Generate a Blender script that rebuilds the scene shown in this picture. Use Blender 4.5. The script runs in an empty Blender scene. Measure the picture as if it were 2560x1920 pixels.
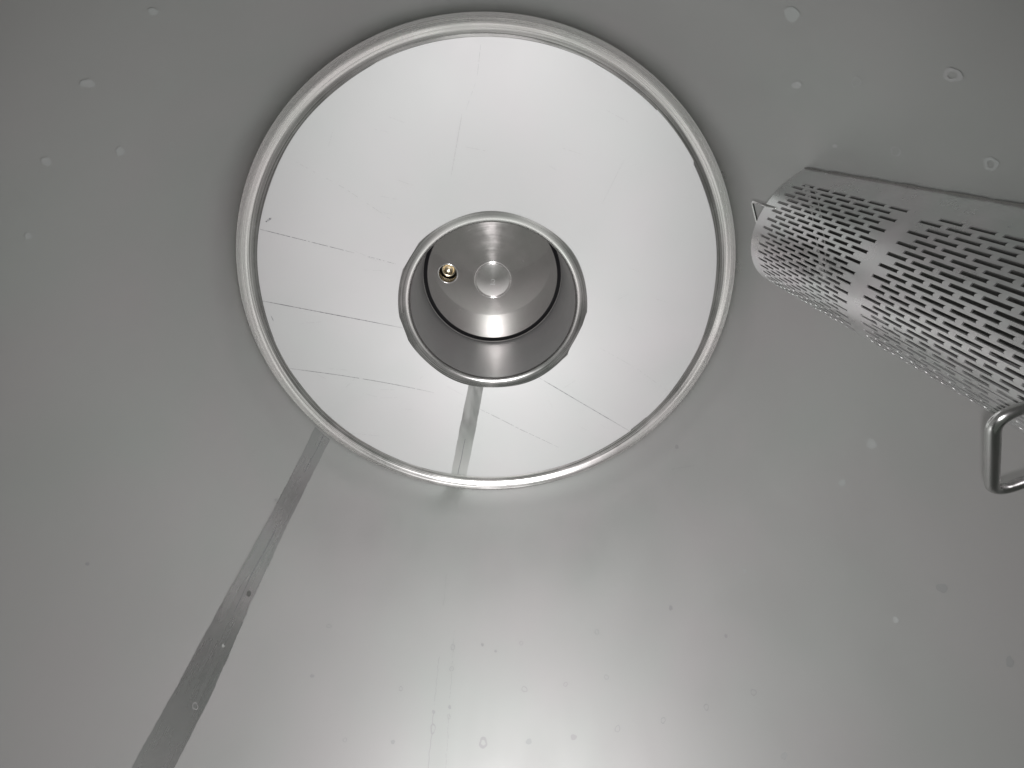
import bpy, bmesh, math, random
from math import sin, cos, pi, radians as rad, hypot
from mathutils import Vector, Matrix
random.seed(7)
sc = bpy.context.scene
COL = sc.collection

# ------------------------------------------------------------------ camera (1 m above the tank floor rim, off the tank's centre line)
cam_d = bpy.data.cameras.new('camera'); cam = bpy.data.objects.new('camera', cam_d); COL.objects.link(cam)
CAM = Vector((-0.003, 0.479, 1.0))
R_ = Vector((0.99868465, 0.0, 0.05127342)).normalized()          # image right
U_ = Vector((0.02874438, 0.8280799, -0.5598727)).normalized()
B_ = R_.cross(U_).normalized()
U_ = B_.cross(R_).normalized()
cam.matrix_world = Matrix(((R_.x, U_.x, B_.x, CAM.x), (R_.y, U_.y, B_.y, CAM.y), (R_.z, U_.z, B_.z, CAM.z), (0, 0, 0, 1)))
cam_d.sensor_width = 36; cam_d.lens = 36 * 1000 / 2560; cam_d.clip_start = 0.005; cam_d.clip_end = 100
sc.camera = cam

# ------------------------------------------------------------------ light: dim room above the open tank, and the phone's own flash
w = bpy.data.worlds.new('World'); sc.world = w; w.use_nodes = True
bg = w.node_tree.nodes['Background']; bg.inputs[0].default_value = (0.80, 0.86, 0.78, 1); bg.inputs[1].default_value = 0.12
def lamp(name, loc, power, size, color, target=None):
    d = bpy.data.lights.new(name, 'AREA'); d.shape = 'DISK'; d.size = size; d.energy = power; d.color = color
    o = bpy.data.objects.new(name, d); COL.objects.link(o); o.location = loc
    t = Vector(target) if target else Vector((0, -0.1, 0))
    o.rotation_euler = (t - Vector(loc)).to_track_quat('-Z', 'Y').to_euler()
    return o
FL = CAM + U_ * -0.02 + R_ * 0.0 + B_ * 0.004
fl = lamp("phone_flash", FL, 12.6, 0.012, (1.0, 0.973, 0.985), FL - B_ - U_ * 0.16); fl.data.spread = rad(130)
sc.view_settings.view_transform = 'Standard'; sc.view_settings.look = 'None'; sc.view_settings.gamma = 1
sc.view_settings.use_curve_mapping = False; sc.view_settings.exposure = 0.0
sc.cycles.use_denoising = True
sc.cycles.max_bounces = 10; sc.cycles.glossy_bounces = 8; sc.cycles.diffuse_bounces = 5
sc.cycles.sample_clamp_indirect = 2.0

# ------------------------------------------------------------------ materials
def steel(name, col=(0.60, 0.60, 0.585), rough=0.42, rvar=0.05, bump=0.02, bscale=900, tint=0.03, diff=0.0,
          aniso=0.0, tang=None, streak=None, cloud=5.0, rings=None, dcol=None, lobe2=None, foot=None, edge=None):
    m = bpy.data.materials.new(name); m.use_nodes = True; nt = m.node_tree; N = nt.nodes; L = nt.links
    p = N['Principled BSDF']; p.inputs['Metallic'].default_value = 1.0
    if edge: p.inputs['Specular Tint'].default_value = (edge, edge, edge, 1)     # duller towards grazing
    tc = N.new('ShaderNodeTexCoord')
    def noise(scale, detail=4, vec=None):
        n = N.new('ShaderNodeTexNoise'); n.inputs['Scale'].default_value = scale; n.inputs['Detail'].default_value = detail
        L.new(vec if vec else tc.outputs['Object'], n.inputs['Vector']); return n
    # colour: faint cloudy cast, green to pink
    n1 = noise(cloud, 3); cr = N.new('ShaderNodeValToRGB'); L.new(n1.outputs['Fac'], cr.inputs['Fac'])
    e = cr.color_ramp.elements
    e[0].position = 0.3; e[0].color = (col[0] * (1 - tint), col[1] * (1 + tint * .4), col[2] * (1 - tint * .2), 1)
    e[1].position = 0.7; e[1].color = (col[0] * (1 + tint), col[1] * (1 - tint * .2), col[2] * (1 + tint * .5), 1)
    L.new(cr.outputs['Color'], p.inputs['Base Color'])
    # roughness: blotches, fine grain and optional streaks
    n2 = noise(cloud * 2.2, 5); mr = N.new('ShaderNodeMapRange'); mr.inputs['From Min'].default_value = 0.25; mr.inputs['From Max'].default_value = 0.75
    mr.inputs['To Min'].default_value = rough - rvar; mr.inputs['To Max'].default_value = rough + rvar
    L.new(n2.outputs['Fac'], mr.inputs['Value']); ro = mr.outputs['Result']
    h = None
    if streak or rings:
        if streak:      # object coordinates stretched along one axis
            mp = N.new('ShaderNodeMapping'); mp.inputs['Scale'].default_value = streak[0]; L.new(tc.outputs['Object'], mp.inputs['Vector'])
            ns = noise(1.0, 6, mp.outputs['Vector']); amp = streak[1]
        else:           # concentric grinding rings: noise over radius and height only
            sx = N.new('ShaderNodeSeparateXYZ'); L.new(tc.outputs['Object'], sx.inputs[0])
            cx = N.new('ShaderNodeCombineXYZ'); L.new(sx.outputs['X'], cx.inputs['X']); L.new(sx.outputs['Y'], cx.inputs['Y'])
            ln = N.new('ShaderNodeVectorMath'); ln.operation = 'LENGTH'; L.new(cx.outputs[0], ln.inputs[0])
            at = N.new('ShaderNodeMath'); at.operation = 'ARCTAN2'; L.new(sx.outputs['Y'], at.inputs[0]); L.new(sx.outputs['X'], at.inputs[1])
            m1 = N.new('ShaderNodeMath'); m1.operation = 'MULTIPLY'; m1.inputs[1].default_value = rings[0]; L.new(ln.outputs['Value'], m1.inputs[0])
            m2 = N.new('ShaderNodeMath'); m2.operation = 'MULTIPLY'; m2.inputs[1].default_value = 0.9; L.new(at.outputs[0], m2.inputs[0])
            m3 = N.new('ShaderNodeMath'); m3.operation = 'MULTIPLY'; m3.inputs[1].default_value = rings[0]; L.new(sx.outputs['Z'], m3.inputs[0])
            c2 = N.new('ShaderNodeCombineXYZ'); L.new(m1.outputs[0], c2.inputs[0]); L.new(m2.outputs[0], c2.inputs[1]); L.new(m3.outputs[0], c2.inputs[2])
            ns = noise(1.0, 4, c2.outputs[0]); amp = rings[1]
        mm = N.new('ShaderNodeMapRange'); mm.inputs['From Min'].default_value = .25; mm.inputs['From Max'].default_value = .75
        mm.inputs['To Min'].default_value = -amp; mm.inputs['To Max'].default_value = amp; L.new(ns.outputs['Fac'], mm.inputs['Value'])
        ad = N.new('ShaderNodeMath'); L.new(ro, ad.inputs[0]); L.new(mm.outputs['Result'], ad.inputs[1]); ad.use_clamp = True; ro = ad.outputs[0]
        h = ns.outputs['Fac']
    if foot:        # belt polished smoother towards the floor weld, fading out upwards, with an uneven upper edge
        sz = N.new('ShaderNodeSeparateXYZ'); L.new(tc.outputs['Object'], sz.inputs[0])
        nz_ = noise(6.0, 3); ma = N.new('ShaderNodeMath'); ma.operation = 'MULTIPLY_ADD'; ma.inputs[1].default_value = 0.05
        L.new(nz_.outputs['Fac'], ma.inputs[0]); L.new(sz.outputs['Z'], ma.inputs[2])
        fr = N.new('ShaderNodeMapRange'); fr.interpolation_type = 'SMOOTHSTEP'
        fr.inputs['From Min'].default_value = foot[0]; fr.inputs['From Max'].default_value = foot[1]
        fr.inputs['To Min'].default_value = -foot[2]; fr.inputs['To Max'].default_value = 0
        L.new(ma.outputs[0], fr.inputs['Value'])
        af = N.new('ShaderNodeMath'); L.new(ro, af.inputs[0]); L.new(fr.outputs['Result'], af.inputs[1]); ro = af.outputs[0]
    L.new(ro, p.inputs['Roughness'])
    b = N.new('ShaderNodeBump'); b.inputs['Strength'].default_value = bump; b.inputs['Distance'].default_value = 0.002
    n3 = noise(bscale, 3)
    if h is not None:
        a2 = N.new('ShaderNodeMath'); a2.operation = 'ADD'; L.new(n3.outputs['Fac'], a2.inputs[0]); L.new(h, a2.inputs[1]); L.new(a2.outputs[0], b.inputs['Height'])
    else:
        L.new(n3.outputs['Fac'], b.inputs['Height'])
    L.new(b.outputs['Normal'], p.inputs['Normal'])
    if aniso:
        p.inputs['Anisotropic'].default_value = aniso
        t = N.new('ShaderNodeTangent'); t.direction_type = 'RADIAL'; t.axis = 'Z'; L.new(t.outputs[0], p.inputs['Tangent']); p.inputs['Anisotropic Rotation'].default_value = 0.25
    out = p.outputs[0]
    if lobe2:       # sharper share of the rolled finish
        g = N.new('ShaderNodeBsdfAnisotropic'); g.inputs['Roughness'].default_value = lobe2[0]
        L.new(cr.outputs['Color'], g.inputs['Color']); L.new(b.outputs['Normal'], g.inputs['Normal'])
        m2_ = N.new('ShaderNodeMixShader'); m2_.inputs[0].default_value = lobe2[1]
        L.new(out, m2_.inputs[1]); L.new(g.outputs[0], m2_.inputs[2]); out = m2_.outputs[0]
        L.new(out, N['Material Output'].inputs['Surface'])
    if diff:        # micro-rough share of a rolled or pickled finish: scatters broadly
        d = N.new('ShaderNodeBsdfDiffuse'); d.inputs['Roughness'].default_value = 0.6
        if dcol: d.inputs['Color'].default_value = (*dcol, 1)
        else: L.new(cr.outputs['Color'], d.inputs['Color'])
        mx = N.new('ShaderNodeMixShader'); mx.inputs[0].default_value = diff
        L.new(out, mx.inputs[1]); L.new(d.outputs[0], mx.inputs[2])
        L.new(mx.outputs[0], N['Material Output'].inputs['Surface'])
    return m

def plain(name, col, rough=0.6, metal=0.0):
    m = bpy.data.materials.new(name); m.use_nodes = True; nt = m.node_tree; p = nt.nodes['Principled BSDF']
    n = nt.nodes.new('ShaderNodeTexNoise'); n.inputs['Scale'].default_value = 60
    tc = nt.nodes.new('ShaderNodeTexCoord'); nt.links.new(tc.outputs['Object'], n.inputs['Vector'])
    mx = nt.nodes.new('ShaderNodeMix'); mx.data_type = 'RGBA'; nt.links.new(n.outputs['Fac'], mx.inputs['Factor'])
    mx.inputs['A'].default_value = (*[c * .85 for c in col], 1); mx.inputs['B'].default_value = (*[min(1, c * 1.15) for c in col], 1)
    nt.links.new(mx.outputs['Result'], p.inputs['Base Color'])
    p.inputs['Roughness'].default_value = rough; p.inputs['Metallic'].default_value = metal
    return m

M_wall = steel('wall_steel', col=(.432,.436,.426), rough=0.6, rvar=.03, diff=0.0, aniso=.2, tint=.02, cloud=3.5, lobe2=(.32,.12), streak=((16,16,1.4),.015), foot=(.07,.20,.30), edge=.35)
M_cone = steel('cone_steel', col=(0.545, 0.55, 0.545), rough=0.56, rvar=.02, diff=0.36, tint=0.015, cloud=3.0, edge=.6)
M_ground = steel('ground_steel', col=(0.50, 0.495, 0.48), rough=0.27, rvar=0.05, rings=(380, 0.10), bump=0.07, diff=0.02)
M_collar = steel('collar_steel', col=(0.44, 0.435, 0.425), rough=0.25, rvar=0.05, rings=(420, 0.09), bump=0.05, diff=0.02)
M_seam = steel('weld_strip_steel', col=(0.30, 0.30, 0.296), rough=0.28, rvar=0.03, diff=0.03, cloud=6, streak=((70, 70, 4), 0.04), bump=0.02)
M_tube = steel('well_steel', col=(0.25, 0.25, 0.245), rough=0.40, rvar=0.05, rings=(300, 0.04), bump=0.02, diff=0.24, dcol=(.24,.24,.24), lobe2=(.12,.13))
M_plate = steel('turned_plate_steel', col=(0.54, 0.525, 0.51), rough=0.22, rvar=0.05, aniso=0.8, cloud=10, bump=0.004, bscale=300, rings=(500, 0.03), diff=0.2, dcol=(.46,.445,.43), lobe2=(.05,.45))
M_cap = steel('cap_steel', col=(0.66, 0.65, 0.64), rough=0.2, rvar=0.04, aniso=0.4, cloud=12, bump=0.01, diff=.2, dcol=(.5,.49,.47))
M_screen = steel('screen_steel', col=(0.60, 0.60, 0.595), rough=0.31, rvar=0.09, diff=0.04, cloud=16, tint=0.03)
M_rod = steel('rod_steel', col=(0.62, 0.62, 0.61), rough=0.2, rvar=0.05, cloud=30)
M_mark = steel('dull_weld_mark', col=(0.44, 0.45, 0.44), rough=0.57, diff=0.12, dcol=(0.30, 0.33, 0.32), bscale=300, bump=.02)
M_mark2 = steel('dark_weld_mark', col=(0.365, 0.37, 0.365), rough=0.57, diff=0.01, bscale=300, bump=.02)
M_seam2 = steel('cone_strip_steel', col=(0.46, 0.46, 0.45), rough=0.36, rvar=0.06, diff=0.08, streak=((60, 8, 60), 0.06), bump=0.03)
M_shade_mark = steel('shade_mark_steel', col=(0.13, 0.13, 0.125), rough=0.6, diff=0.3)  # painted shade in and behind the screen; also the dark seam dots
M_scr = steel('scratch', col=(0.20, 0.20, 0.21), rough=0.4, diff=0.4)
M_scr2 = steel('light_scratch', col=(0.43, 0.43, 0.43), rough=0.45, diff=0.4)
M_brass = plain('brass', (0.78, 0.68, 0.50), 0.25, 1.0)
M_bore = plain('bore', (0.07, 0.067, 0.06), 0.35, 1.0)
M_gap_shade = plain('gap_shade_black', (0.008, 0.008, 0.009), 0.6)  # painted shade for the gap round the plate
M_joint = plain('joint_dark', (0.06, 0.06, 0.055), 0.8)

# ------------------------------------------------------------------ helpers
def obj(name, bm, mats, parent=None, smooth=True):
    me = bpy.data.meshes.new(name); bm.to_mesh(me); bm.free()
    for m in (mats if isinstance(mats, (list, tuple)) else [mats]): me.materials.append(m)
    if smooth: me.polygons.foreach_set('use_smooth', [True] * len(me.polygons))
    o = bpy.data.objects.new(name, me); COL.objects.link(o)
    if parent: o.parent = parent
    return o
def thing(name, label, cat, loc=(0, 0, 0)):
    o = bpy.data.objects.new(name, None); COL.objects.link(o); o.location = loc; o.empty_display_size = .05
    o['label'] = label; o['category'] = cat; return o
# positions on the tank: azimuth measured clockwise as seen from the camera (image x right, image y down)
def pt(R, az, z): return Vector((R * cos(rad(az)), -R * sin(rad(az)), z))
def revolve(bm, prof, n=256, mat=0, jitter=None, a0=0, a1=360):
    full = abs(a1 - a0) >= 360
    rows = []
    for i, (r, z) in enumerate(prof):
        rows.append([bm.verts.new(pt(r + (jitter(i, a0 + (a1 - a0) * k / n) if jitter else 0), a0 + (a1 - a0) * k / n, z)) for k in range(n if full else n + 1)])
    for i in range(len(prof) - 1):
        for k in range(n):
            k2 = (k + 1) % n if full else k + 1
            f = bm.faces.new((rows[i][k], rows[i][k2], rows[i + 1][k2], rows[i + 1][k])); f.material_index = mat
    return rows
RW = 0.63
def cone_z(R): return -(0.6 - R) * 0.097 / 0.358

# ================================================================== the tank
tank = thing('steel_tank', 'round stainless steel tank seen from inside, dull grey wall and pale cone floor', 'tank')

# wall, closed by a short outward lip at the top
bm = bmesh.new()
TH = 0.004
zt = 1.55
prof = [(RW, 0.012)] + [(RW, 0.012 + (zt - 0.012) * k / 24) for k in range(1, 25)] + [(RW + .05, zt + .004), (RW + .05, zt - .004), (RW + TH, zt - .008), (RW + TH, 0.012)]
revolve(bm, prof, 256)
def wall_patch(poly, off, mat):          # poly in (az, z), lying on the wall
    vs = [bm.verts.new(pt(RW - off, a, z)) for a, z in poly]
    f = bm.faces.new(vs); f.material_index = mat; return f
def wall_ring(az, z, s1, s2, th, mat, hollow, off):
    n = 22; ph = [random.uniform(0, 6.28) for _ in range(3)]
    def rr(t): return 1 + .10 * sin(2 * t + ph[0]) + .07 * sin(3 * t + ph[1]) + .05 * sin(5 * t + ph[2])
    outer = []; inner = []
    for k in range(n):
        t = 2 * pi * k / n; e = rr(t)
        u = s1 * e * cos(t); v = s2 * e * sin(t)
        U = u * cos(rad(th)) - v * sin(rad(th)); V = u * sin(rad(th)) + v * cos(rad(th))
        outer.append(bm.verts.new(pt(RW - off, az + math.degrees(U / RW), 1 - z - V)))
        if hollow:
            q = hollow + .06 * sin(2 * t + ph[1])
            inner.append(bm.verts.new(pt(RW - off, az + math.degrees(U * q / RW), 1 - z - V * q)))
    if hollow:
        for k in range(n):
            f = bm.faces.new((outer[k], outer[(k + 1) % n], inner[(k + 1) % n], inner[k])); f.material_index = mat
    else:
        f = bm.faces.new(outer); f.material_index = mat
LIGHT = [[-127.1, 0.4927, 0.0086, 0.0051, 104.0, 'b'], [-126.66, 0.5874, 0.0077, 0.0041, 120.0, 'r'], [-135.61, 0.5851, 0.0091, 0.0052, 117.0, 'b'], [-135.88, 0.4873, 0.0071, 0.0046, 139.0, 'b'], [-118.33, 0.4989, 0.0066, 0.004, 114.0, 'b'], [-135.64, 0.6823, 0.0098, 0.0051, 127.0, 'r'], [-62.34, 0.5035, 0.0133, 0.0074, 67.0, 'b'], [-53.67, 0.587, 0.0105, 0.0053, 70.0, 'b'], [-53.4, 0.4941, 0.0088, 0.005, 50.0, 'r'], [-53.27, 0.3922, 0.0091, 0.0067, 48.0, 'R'], [-45.04, 0.6779, 0.0085, 0.0042, 64.0, 'r'], [-44.83, 0.5809, 0.0055, 0.0031, 57.0, 'b'], [-44.84, 0.4876, 0.0088, 0.0056, 56.0, 'r'], [-44.47, 0.3874, 0.0085, 0.0062, 47.0, 'R'], [-1.5, 0.4706, 0.0102, 0.0082, 179.0, 'b'], [7.25, 0.4718, 0.008, 0.0056, -148.0, 'b'], [33.15, 0.4657, 0.0046, 0.004, -171.0, 'b'], [146.6, 0.3724, 0.0031, 0.0024, -170.0, 'B'], [-144.37, 0.483, 0.0054, 0.0036, 130.0, 'b'], [15.72, 0.2771, 0.0054, 0.0037, 172.0, 'b']]
DARK = [[7.41, 0.2772, 0.0083, 0.0054, -178.0, 'b'], [7.67, 0.1854, 0.0072, 0.0034, 155.0, 'b'], [42.25, 0.2743, 0.0061, 0.0046, 150.0, 'r'], [51.18, 0.2758, 0.006, 0.0044, 133.0, 'r'], [42.55, 0.3736, 0.0039, 0.0032, 145.0, 'b'], [42.08, 0.1838, 0.0059, 0.004, 163.0, 'b'], [111.67, 0.3704, 0.0047, 0.0042, -137.0, 'r'], [85.92, 0.3698, 0.0065, 0.0062, -177.0, 'r'], [77.16, 0.3695, 0.0047, 0.0046, 139.0, 'r'], [68.44, 0.3689, 0.0055, 0.0046, -179.0, 'r'], [111.67, 0.279, 0.0042, 0.0036, -153.0, 'b'], [94.54, 0.279, 0.0094, 0.009, -148.0, 'R'], [85.72, 0.276, 0.006, 0.0052, -179.0, 'b'], [77.01, 0.2747, 0.006, 0.0052, 173.0, 'b'], [68.39, 0.2764, 0.0062, 0.0055, 145.0, 'r'], [59.59, 0.2739, 0.0055, 0.0045, 141.0, 'r'], [50.97, 0.4662, 0.0053, 0.0048, 129.0, 'b'], [85.97, 0.4673, 0.0051, 0.0046, -173.0, 'r'], [91.87, 0.453, 0.0036, 0.003, 88.0, 'b'], [68.45, 0.4651, 0.006, 0.0054, -173.0, 'r'], [129.33, 0.3682, 0.0042, 0.0034, -170.0, 'b'], [120.38, 0.2759, 0.0042, 0.0034, -152.0, 'r'], [129.09, 0.4666, 0.0055, 0.0041, 173.0, 'r'], [146.6, 0.4711, 0.0056, 0.0048, -144.0, 'B'], [146.32, 0.2809, 0.0059, 0.0042, -158.0, 'r'], [104.42, 0.303, 0.0101, 0.0051, 82.0, 'r'], [104.56, 0.332, 0.0037, 0.0034, 47.0, 'b'], [101.42, 0.3412, 0.0037, 0.0035, 52.0, 'b'], [101.46, 0.324, 0.0043, 0.0035, 77.0, 'r'], [101.56, 0.4623, 0.0063, 0.0059, 71.0, 'r'], [101.52, 0.4157, 0.0058, 0.0047, 80.0, 'r'], [94.87, 0.4684, 0.004, 0.0037, -172.0, 'b'], [172.39, 0.3794, 0.0033, 0.0024, -174.0, 'b'], [32.7, 0.8518, 0.0079, 0.0059, 67.0, 'b'], [150.65, 0.6836, 0.0045, 0.0039, 121.0, 'b']]
for lst, mt in ((LIGHT, 1), (DARK, 2)):
    for az, z, s1, s2, th, kd in lst:
        on_seam = 144 < az < 151
        wall_ring(az, z, s1, s2, th, mt if kd != 'B' else (4 if mt == 2 else 1), {'b': 0, 'B': 0, 'r': 0.72, 'R': 0.5}[kd], 0.0009 if on_seam else 0.0003)
# hairlines along both edges of the flat-ground vertical seam, broken in places
def wline(a0, z0, a1, z1, wd, mat, off=0.0003, n=40, gap=0.0, wob=0.0006):
    for k in range(n):
        if random.random() < gap: continue
        t0, t1 = k / n, (k + 1) / n
        o0 = math.degrees(wob * (sin(t0 * 43) + sin(t0 * 17)) / RW); o1 = math.degrees(wob * (sin(t1 * 43) + sin(t1 * 17)) / RW)
        aa, ab = a0 + (a1 - a0) * t0 + o0, a0 + (a1 - a0) * t1 + o1
        za, zb = z0 + (z1 - z0) * t0, z0 + (z1 - z0) * t1
        da = math.degrees(wd / 2 / RW)
        wall_patch([(aa - da, 1 - za), (aa + da, 1 - za), (ab + da, 1 - zb), (ab - da, 1 - zb)], off, mat)
wline(104.66, 0.20, 104.56, 0.335, 0.0017, 2, n=60, gap=0.05)
wline(104.56, 0.345, 104.45, 0.44, 0.0012, 2, n=50, gap=0.15)
wline(104.45, 0.56, 104.44, 0.65, 0.0010, 2, n=40, gap=0.35)
wline(101.4, 0.20, 101.45, 0.33, 0.0011, 2, n=60, gap=0.15)
wline(101.46, 0.35, 101.5, 0.50, 0.0010, 2, n=60, gap=0.3)
wline(104.62, 0.84, 104.6, 0.92, 0.0016, 3, n=22, gap=0.45)
wline(102.2, 0.84, 102.2, 0.925, 0.0016, 3, n=26, gap=0.35)
# short dark tick marks beside the floor weld
wline(108, 0.915, 103, 0.925, 0.0013, 2, n=20, gap=.2)
wline(97.5, 0.93, 94, 0.93, 0.0012, 3, n=14, gap=.3)
wline(31, 0.76, 37, 0.80, 0.0018, 2, n=14, gap=.2)
wline(143.0, 0.45, 132, 0.452, 0.0010, 3, n=30, gap=.45)
for k in range(12):                       # dark patch painting in the shade of the cavity behind the screen
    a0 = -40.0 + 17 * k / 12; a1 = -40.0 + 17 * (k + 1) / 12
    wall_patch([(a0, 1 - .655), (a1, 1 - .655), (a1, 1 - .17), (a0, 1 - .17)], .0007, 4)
for a0, a1, z in ((110, 200, .935), (205, 262, .945), (20, 62, .93), (276, 330, .955), (64, 92, .925), (150, 185, .918)):
    wline(a0, z, a1, z + .004, 0.0009, 3, n=int(abs(a1 - a0) * 1.4), gap=.3, wob=0)
wall = obj('tank_wall', bm, [M_wall, M_mark, M_mark2, M_scr2, M_shade_mark], tank)

# vertical weld strip ground into the wall, slightly brighter edge and a fine dark centre line
bm = bmesh.new()
E1 = [(150.9, 145.3, 0.958), (150.6, 145.45, 0.90), (150.25, 145.6, 0.75), (150.16, 145.7, 0.65), (150.35, 145.4, 0.46), (150.3, 144.7, 0.30), (150.45, 145.1, 0.20), (150.4, 145.1, 0.0), (150.4, 145.1, -0.3)]
def edge(z, side):
    for (a, b, z0), (c, d, z1) in zip(E1, E1[1:]):
        if z1 <= z <= z0:
            t = (z0 - z) / (z0 - z1); return (a + (c - a) * t) if side == 0 else (b + (d - b) * t)
    return E1[0][side]
prev = None; nz = 260
for k in range(nz + 1):
    z = 0.958 - 1.25 * k / nz
    a = edge(z, 0) + .04 * sin(z * 90) * sin(z * 37) + random.uniform(-.04, .04)
    b = edge(z, 1) + .05 * sin(z * 70 + 1) * sin(z * 31) + random.uniform(-.05, .05)
    row = [bm.verts.new(pt(RW - 0.0005, a + (b - a) * s / 8, 1 - z)) for s in range(9)]
    if prev:
        for s in range(8): bm.faces.new((prev[s], prev[s + 1], row[s + 1], row[s]))
    prev = row
strip = obj('weld_strip', bm, M_seam, tank); strip['label'] = 'long dark diagonal weld strip on the wall, lower left'
bm = bmesh.new()
def strip_line(zs, ze, a, wd):
    n = 60; pr = None
    for k in range(n + 1):
        z = zs + (ze - zs) * k / n; aa = a + .12 * sin(z * 40) + random.uniform(-.02, .02); da = math.degrees(wd * random.uniform(.4, 1) / 2 / RW)
        row = (bm.verts.new(pt(RW - 0.0009, aa - da, 1 - z)), bm.verts.new(pt(RW - 0.0009, aa + da, 1 - z)))
        if pr: bm.faces.new((pr[0], pr[1], row[1], row[0]))
        pr = row
strip_line(0.955, 0.80, 147.6, 0.0018); obj('seam_line', bm, M_scr, strip)
bm = bmesh.new(); strip_line(0.62, 0.43, 147.7, 0.0016); obj('seam_line', bm, M_scr, strip)

# cone floor
bm = bmesh.new()
RC0 = 0.268
n = 256
prof = [(0.600 - (0.600 - RC0) * k / 10, cone_z(0.600 - (0.600 - RC0) * k / 10)) for k in range(11)]
def jit(i, az):
    if i == 0: return .0012 * sin(rad(az * 3)) + .0008 * sin(rad(az * 11)) - (0.004 * max(0, 1 - abs((az % 360) - 308) / 7))
    if i == 10: return .003 * sin(rad(az * 2 + 40)) + .0012 * sin(rad(az * 7))
    return 0
revolve(bm, prof, n, 0)
def fl_line(pts, wd, mat, off=0.0003, gap=0.0, n=26):
    pr = None
    P = [Vector((x, -y)) for x, y in pts]
    seg = []
    for a, b in zip(P, P[1:]):
        for k in range(n): seg.append(a + (b - a) * k / n)
    seg.append(P[-1])
    for ii, (a, b) in enumerate(zip(seg, seg[1:])):
        if random.random() < gap: continue
        d = (b - a).normalized(); nn = Vector((-d.y, d.x)) * wd * random.uniform(.25, .55) * min(1, .25 + 3 * (1 - ii / len(seg)), .5 + 4 * ii / len(seg))
        vs = []
        for q in (a - nn, a + nn, b + nn, b - nn):
            vs.append(bm.verts.new((q.x, q.y, cone_z(q.length) + off)))
        f = bm.faces.new(vs); f.material_index = mat
LN = {'L1': [[-0.5385, -0.2556], [-0.4484, -0.2205], [-0.3535, -0.1833]], 'L1b': [[-0.3228, -0.1711], [-0.2595, -0.1445]], 'L2': [[-0.5934, -0.0807], [-0.4895, -0.0392], [-0.3791, 0.0045], [-0.2689, 0.0479]], 'L3': [[-0.5864, 0.1233], [-0.4644, 0.1688], [-0.3365, 0.2189], [-0.2015, 0.2725]], 'L4': [[0.1414, 0.2370], [0.2762, 0.3123], [0.4417, 0.4024]], 'L5': [[-0.0557, 0.3436], [0.0782, 0.4191], [0.2166, 0.4862]], 'L6': [[0.3238, 0.1209], [0.4357, 0.1762], [0.537, 0.2436]], 'L7': [[-0.0114, -0.5889], [-0.0209, -0.541]], 'L7b': [[-0.0567, -0.4776], [-0.0754, -0.4141], [-0.0921, -0.3563]], 'L8': [[0.3058, -0.3905], [0.2889, -0.3394], [0.2736, -0.2934]], 'L9': [[-0.4186, -0.3917], [-0.337, -0.3365], [-0.2469, -0.2592]], 'L10': [[-0.4664, 0.3725], [-0.3849, 0.3984]], 'm1': [[-0.5217, -0.2708], [-0.5074, -0.2789]], 'm2': [[-0.5862, -0.037], [-0.5851, -0.0218]], 'h1': [[-0.2969, -0.501], [-0.2599, -0.53], [-0.2197, -0.5548]], 'L5b': [[-0.162, 0.2541], [-0.0999, 0.2973]]}
for k, wd, mt, gp in (('L1', .0013, 1, .08), ('L1b', .0011, 1, .2), ('L2', .0019, 1, 0), ('L3', .0014, 1, .05), ('L4', .0017, 1, .02), ('L5', .0011, 1, .12),
                      ('L6', .0011, 2, .3), ('L7', .0012, 2, .1), ('L7b', .0013, 2, .15), ('L8', .0011, 2, .3), ('L9', .0012, 2, .45), ('L10', .0011, 2, .2),
                      ('m1', .0045, 1, .2), ('m2', .0014, 1, 0), ('L5b', .0009, 2, .3)):
    fl_line(LN[k], wd, mt, gap=gp)
for k in range(34):                       # faint short handling scratches
    R = random.uniform(.3, .56); az = random.uniform(0, 360); x, y = R * cos(rad(az)), R * sin(rad(az))
    d = rad(random.gauss(12, 9) if az > 103 else random.gauss(30, 9)) if random.random() < .75 else random.uniform(0, pi); ln_ = random.uniform(.01, .06)
    x2, y2 = x + ln_ * cos(d), y + ln_ * sin(d)
    if .29 < hypot(x2, y2) < .585: fl_line([[x, y], [x2, y2]], .0007, 2, gap=.25, n=12)
floor = obj('cone_floor', bm, [M_cone, M_scr, M_scr2], tank)
floor['label'] = 'pale satin cone floor with fine scratch lines'
# the cone's own seam, ground dull
bm = bmesh.new(); pr = None
for k in range(61):
    t = k / 60; R = 0.262 + (0.598 - 0.262) * t
    a = 109.6 + (106.1 - 109.6) * t ** .6; b = 98.4 + (101.0 - 98.4) * t ** .6
    a += .05 * sin(t * 30) + random.uniform(-.06, .06); b += .04 * sin(t * 23) + random.uniform(-.06, .06)
    row = [bm.verts.new(pt(R, a + (b - a) * s / 6, cone_z(R) + 0.0004)) for s in range(7)]
    if pr:
        for s in range(6): bm.faces.new((pr[s], pr[s + 1], row[s + 1], row[s]))
    pr = row
cs = obj('weld_strip', bm, M_seam2, tank); cs['label'] = 'short dark weld strip on the pale cone below the well'
bm = bmesh.new(); pr = None
for k in range(31):
    t = k / 30; R = 0.46 + .135 * t; a = 103.9 + .05 * sin(t * 9); da = .10
    row = (bm.verts.new(pt(R, a - da, cone_z(R) + .0008)), bm.verts.new(pt(R, a + da, cone_z(R) + .0008)))
    if pr: bm.faces.new((pr[0], pr[1], row[1], row[0]))
    pr = row
obj('seam_line', bm, M_scr, cs)

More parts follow.
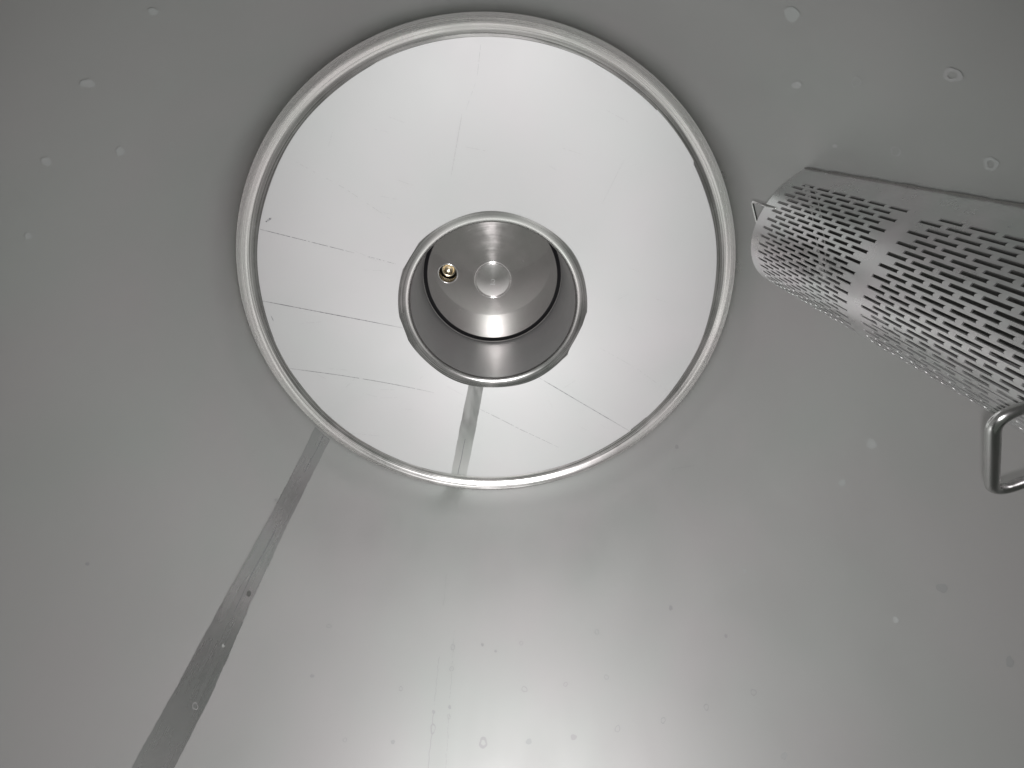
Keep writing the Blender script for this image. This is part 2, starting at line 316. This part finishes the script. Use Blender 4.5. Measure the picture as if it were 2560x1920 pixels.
# rim weld: ground fillet between the cone and the wall
bm = bmesh.new()
arc = []
x0, z0 = 0.5985, cone_z(0.5985) + 0.0008; x1, z1 = RW - 0.0002, 0.031
rr_ = random.Random(5)
for k in range(45):                       # shallow dressed weld, left with fine turned grooves
    t = k / 44; cx_, cz_ = RW - .010, 0.007; gz = rr_.uniform(-1, 1) * .00011
    arc.append(((1 - t) ** 2 * x0 + 2 * t * (1 - t) * cx_ + t * t * x1, (1 - t) ** 2 * z0 + 2 * t * (1 - t) * cz_ + t * t * z1 + gz))
def jr(i, az):
    a = az % 360
    if i == 0: return .0013 * sin(rad(a * 3)) + .0007 * sin(rad(a * 13)) + (0.0045 if 306 < a < 313 else 0) + (0.002 if 313 <= a < 320 else 0) - (.0030 if 35 < a < 42 else 0)
    return .0002 * sin(rad(a * 5 + i * 25)) * (1 if i < 44 else 0)
revolve(bm, arc, 720, 0, jr)
obj('rim_weld', bm, M_ground, tank)['label'] = 'bright ground weld ring where the cone floor meets the wall'
# well: polished collar, tube, dark gap
ZP = 1 - 1.352
bm = bmesh.new()
zc = cone_z(0.268)
col_prof = [(0.2735, cone_z(.2735) + .0005), (0.262, cone_z(.262) + .0006), (0.254, cone_z(.254) + .0005), (0.248, cone_z(.25) - .0015), (0.2445, cone_z(.25) - .006), (0.243, cone_z(.25) - .014)]
revolve(bm, col_prof, 360, 0, lambda i, a: (.0016 * sin(rad(a * 2 + 60)) + .0016 * sin(rad(a * 7)) + (.005 * max(0, 1 - abs((a % 360) - 25) / 14)) if i == 0 else 0))
obj('well_collar', bm, M_collar, tank)
bm = bmesh.new()
revolve(bm, [(0.2427, cone_z(.25) - .012), (0.2405, ZP + 0.13), (0.2375, ZP + .004), (0.238, ZP), (0.250, ZP - .003), (0.250, ZP - 0.02)], 256)
obj('well_tube', bm, M_tube, tank)
bm = bmesh.new()
revolve(bm, [(0.2376, ZP + .0060), (0.2366, ZP + .0045), (0.2364, ZP + .0025), (0.2372, ZP + .0010), (0.239, ZP - .001)], 192)
obj('well_lip', bm, M_cap, tank)
bm = bmesh.new()
revolve(bm, [(0.250, ZP - .015), (0.250, ZP - .07), (0.0001, ZP - .072)], 128)
obj('gap_shade_cup', bm, M_gap_shade, tank)  # closed black cup added as the dark void below the gap

# ================================================================== round plate at the bottom of the well
plate = thing('well_plate', 'mirror bright round steel plate closing the well, black gap round its edge', 'plate', (0, 0, ZP))
PR = 0.2245
HX, HY, HR = -0.1532, 0.0248, 0.0315
bm = bmesh.new()
def circ(bm, R, cx=0, cy=0, z=0, n=192): return [bm.verts.new((cx + R * cos(2 * pi * k / n), cy + R * sin(2 * pi * k / n), z)) for k in range(n)]
a = circ(bm, PR - .0015); b = circ(bm, HR, HX, HY, 0, 64); c = circ(bm, 0.0625, 0.0, 0.0, 0, 96)
ed = [bm.edges.new((r[k], r[(k + 1) % len(r)])) for r in (a, b, c) for k in range(len(r))]
bmesh.ops.triangle_fill(bm, edges=ed, use_beauty=True)
e2 = circ(bm, PR, z=-.0015); e3 = circ(bm, PR, z=-.03)
for p, q in ((a, e2), (e2, e3)):
    for k in range(192): bm.faces.new((p[k], p[(k + 1) % 192], q[(k + 1) % 192], q[k]))
bmesh.ops.recalc_face_normals(bm, faces=bm.faces)
obj('plate_disc', bm, M_plate, plate, smooth=False)
bm = bmesh.new()                       # centre cap with a raised lip and a groove
revolve(bm, [(0.0665, 0.0002), (0.0655, .0022), (0.0635, .0026), (0.0618, .0015), (0.0612, -.003), (0.0592, -.003), (0.0588, .0008), (0.0570, .0012), (0.0001, .0012)], 128)
cap = obj('centre_cap', bm, M_cap, plate)
cap.location.z = 0
bm = bmesh.new()                       # tiny worn stamp on the cap: a curl over a short ragged line
def stroke(pts, wd, z=.0016):
    pr = None
    for i, p in enumerate(pts):
        q = pts[min(i + 1, len(pts) - 1)]; r = pts[max(i - 1, 0)]
        d = Vector((q[0] - r[0], q[1] - r[1])).normalized(); nn = Vector((-d.y, d.x)) * wd / 2
        row = (bm.verts.new((p[0] - nn.x, p[1] - nn.y, z)), bm.verts.new((p[0] + nn.x, p[1] + nn.y, z)))
        if pr: bm.faces.new((pr[0], pr[1], row[1], row[0]))
        pr = row
stroke([(-.006 + .006 * (1 - cos(t * .5)), -.001 + .004 * sin(t * .5)) for t in range(0, 8)], .0016)
stroke([(.006, .001), (.007, -.003), (.004, -.007), (.003, -.009)], .0018)
stroke([(-.009, -.0135), (-.004, -.0145), (.001, -.0140), (.008, -.0150)], .0020)
for x in (-.008, -.005, -.001, .003, .006): stroke([(x, -.0120), (x + .0006, -.0160)], .0011, .0018)
obj('stamp', bm, M_mark, cap)
bm = bmesh.new()                       # side port: bright lip, dark bore, brass-toned cup inside
revolve(bm, [(HR + .0035, .0002), (HR + .002, .0012), (HR, .0008), (HR - .0012, -.001)], 64)
revolve(bm, [(HR - .0012, -.001), (HR - .0015, -.07), (0.0001, -.071)], 64, 1)
port = obj('side_port', bm, [M_cap, M_bore], plate); port.location = (HX, HY, 0)
bm = bmesh.new()
revolve(bm, [(.0240, -.040), (.0228, -.038), (.018, -.045), (.010, -.051), (.0001, -.053)], 64)
obj('brass_cup', bm, M_brass, port)

# ================================================================== half-round slotted screen standing against the wall
CX, CY = 0.5256, -0.3238           # in camera-sided coordinates (x right, y image down)
SR = 0.0985
ST = 0.0018
screen_root = thing('slotted_screen', 'half-round steel screen full of short slots, with wire handles, fixed against the wall', 'strainer screen', (CX, -CY, 0.2))
ORG = Vector((CX, -CY, 0.2))
def sp(phi, z, r):                  # point on the screen; phi image-sided degrees, z depth below the camera
    w = max(0, min(1, (241 - phi) / 15)) * max(0, min(1, (phi - 56) / 15))
    ph = phi - w * 2.6 * (0.62 - z) / 0.27 * (1 if phi > 150 else .6)
    return Vector((r * cos(rad(ph)), -r * sin(rad(ph)), 1 - z)) + Vector((0, 0, -0.2))
bm = bmesh.new()
vc = {}
def V(phi, z, r):
    key = (round(phi, 3), round(z, 5), r)
    if key not in vc: vc[key] = bm.verts.new(sp(phi, z, r))
    return vc[key]
RO, RI = SR, SR - ST
def quad(a, b, c, d):
    try: bm.faces.new((a, b, c, d))
    except ValueError: pass
def sheet(p0, p1, z0, z1, np_, nz_):          # unperforated piece, both faces
    for i in range(np_):
        for j in range(nz_):
            pa, pb = p0 + (p1 - p0) * i / np_, p0 + (p1 - p0) * (i + 1) / np_
            za, zb_ = z0 + (z1 - z0) * j / nz_, z0 + (z1 - z0) * (j + 1) / nz_
            for r in (RO, RI): quad(V(pa, za, r), V(pb, za, r), V(pb, zb_, r), V(pa, zb_, r))
def cell(pc, z0, z1, slot):                   # row centred on pc; slot = (zs, ze) or None
    h = 1.83
    if slot is None:
        sheet(pc - h, pc + h, z0, z1, 2, 1); return
    zs, ze = slot; wv = 1.0; wz = wv / 180 * pi * SR
    ring = []
    for k in range(7):
        t = pi * k / 6; ring.append((pc - wv * cos(t), zs + wz - wz * sin(t) if z1 > z0 else zs))
    ring2 = [(pc + wv * cos(pi * k / 6), ze - wz + wz * sin(pi * k / 6)) for k in range(7)]
    hole = ring + ring2                         # 14 points
    outer = []
    for k in range(7): outer.append((pc - h + 2 * h * k / 6, z0))
    for k in range(7): outer.append((pc + h - 2 * h * k / 6, z1))
    m = len(hole)
    for r in (RO, RI):
        for k in range(m):
            k2 = (k + 1) % m
            if k == 6 or k == 13:   # the long sides
                quad(V(*outer[k], r), V(*outer[k2], r), V(*hole[k2], r), V(*hole[k], r))
            else:
                quad(V(*outer[k], r), V(*outer[k2], r), V(*hole[k2], r), V(*hole[k], r))
    for k in range(m):
        k2 = (k + 1) % m
        quad(V(*hole[k], RO), V(*hole[k2], RO), V(*hole[k2], RI), V(*hole[k], RI))
PH0 = 224.1; DP = 3.66; NR = 42
ZF, ZN = 0.6625, 0.165
PIT = 0.0311; SL = 0.0243; G = (PIT - SL) / 2
plo = PH0 - DP * (NR - 1) - 1.83; phi_hi = PH0 + 1.83
sheet(phi_hi, 241.5, ZF, ZN, 6, 16); sheet(54.5, plo, ZF, ZN, 6, 16)
for j in range(NR):
    pc = PH0 - DP * j
    B = (j % 2 == 0)
    for (zstart) in (0.6407, 0.4227):
        s0 = zstart - (PIT / 2 if B else 0)
        top = zstart + G; bot = top - PIT * 6.5
        cur = top
        if B: cell(pc, cur, s0 + G, None); cur = s0 + G
        for k in range(6):
            a_ = s0 + G - PIT * k; cell(pc, a_, a_ - PIT, (a_ - G, a_ - G - SL)); cur = a_ - PIT
        if not B: cell(pc, cur, bot, None)
    cell(pc, ZF, 0.6407 + G, None)
    cell(pc, 0.6407 + G - PIT * 6.5, 0.4227 + G, None)
    cell(pc, 0.4227 + G - PIT * 6.5, ZN, None)
# dark plate added inside the far end to keep the slots in shade
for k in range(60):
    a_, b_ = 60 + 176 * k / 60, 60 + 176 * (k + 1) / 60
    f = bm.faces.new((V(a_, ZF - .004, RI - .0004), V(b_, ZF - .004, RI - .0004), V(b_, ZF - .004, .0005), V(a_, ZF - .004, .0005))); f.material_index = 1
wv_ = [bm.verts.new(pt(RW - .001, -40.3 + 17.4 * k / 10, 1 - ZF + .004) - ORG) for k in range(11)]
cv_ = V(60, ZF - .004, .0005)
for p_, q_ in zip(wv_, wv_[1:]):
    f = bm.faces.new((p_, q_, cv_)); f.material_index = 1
# rims of the sheet at both ends
for zz in (ZF, ZN):
    phs = [54.5 + (241.5 - 54.5) * k / 90 for k in range(91)]
    for a_, b_ in zip(phs, phs[1:]): quad(V(a_, zz, RO), V(b_, zz, RO), V(b_, zz, RI), V(a_, zz, RI))
bmesh.ops.recalc_face_normals(bm, faces=bm.faces)
scr = obj('screen_sheet', bm, [M_screen, M_shade_mark], screen_root, smooth=False)
# uneven dark line along the joint with the wall
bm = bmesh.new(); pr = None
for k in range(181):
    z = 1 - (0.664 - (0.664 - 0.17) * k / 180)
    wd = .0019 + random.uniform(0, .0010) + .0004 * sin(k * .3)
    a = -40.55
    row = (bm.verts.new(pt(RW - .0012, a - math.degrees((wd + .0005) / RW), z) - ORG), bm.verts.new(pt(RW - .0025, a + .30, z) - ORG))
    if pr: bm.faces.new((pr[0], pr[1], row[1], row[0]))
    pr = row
obj('joint_line', bm, M_joint, screen_root)

def rod(name, pts, dia, parent, bend=.012, n=14):
    # round bar through pts with rounded corners
    P = [Vector(p) for p in pts]; path = [P[0]]
    for i in range(1, len(P) - 1):
        d0 = (P[i - 1] - P[i]).normalized(); d1 = (P[i + 1] - P[i]).normalized()
        s = P[i] + d0 * bend; e = P[i] + d1 * bend
        for k in range(9):
            t = k / 8; path.append((1 - t) ** 2 * s + 2 * t * (1 - t) * P[i] + t * t * e)
    path.append(P[-1])
    bm = bmesh.new(); rings = []; up = None
    for i, p in enumerate(path):
        d = (path[min(i + 1, len(path) - 1)] - path[max(i - 1, 0)]).normalized()
        if up is None: up = d.orthogonal().normalized()
        up = (up - d * up.dot(d)).normalized(); sd = d.cross(up)
        rings.append([bm.verts.new(p + (up * cos(2 * pi * k / n) + sd * sin(2 * pi * k / n)) * dia / 2) for k in range(n)])
    for a, b in zip(rings, rings[1:]):
        for k in range(n): bm.faces.new((a[k], a[(k + 1) % n], b[(k + 1) % n], b[k]))
    bm.faces.new(rings[0][::-1]); bm.faces.new(rings[-1])
    return obj(name, bm, M_rod, parent)
nx, ny = cos(rad(148.4)), sin(rad(148.4)); tx, ty = -ny, nx
def hp(s, t, z): return Vector((nx * s + tx * t, -(ny * s + ty * t), 1 - z - 0.2))
# far handle: legs run on past the end of the sheet, bar across
rod('wire_handle', [hp(.060, .0775, .635), hp(.0605, .0768, .702), hp(.0605, -.0768, .702), hp(.060, -.0775, .635)], .0042, screen_root, bend=.008)
# near handle: bail standing out from the sheet towards the middle of the tank
h2 = rod('wire_handle', [hp(.084, .050, .216), hp(.1500, .0505, .216), hp(.1500, -.0425, .2105), hp(.086, -.0425, .2105)], .0090, screen_root, bend=.014, n=20)
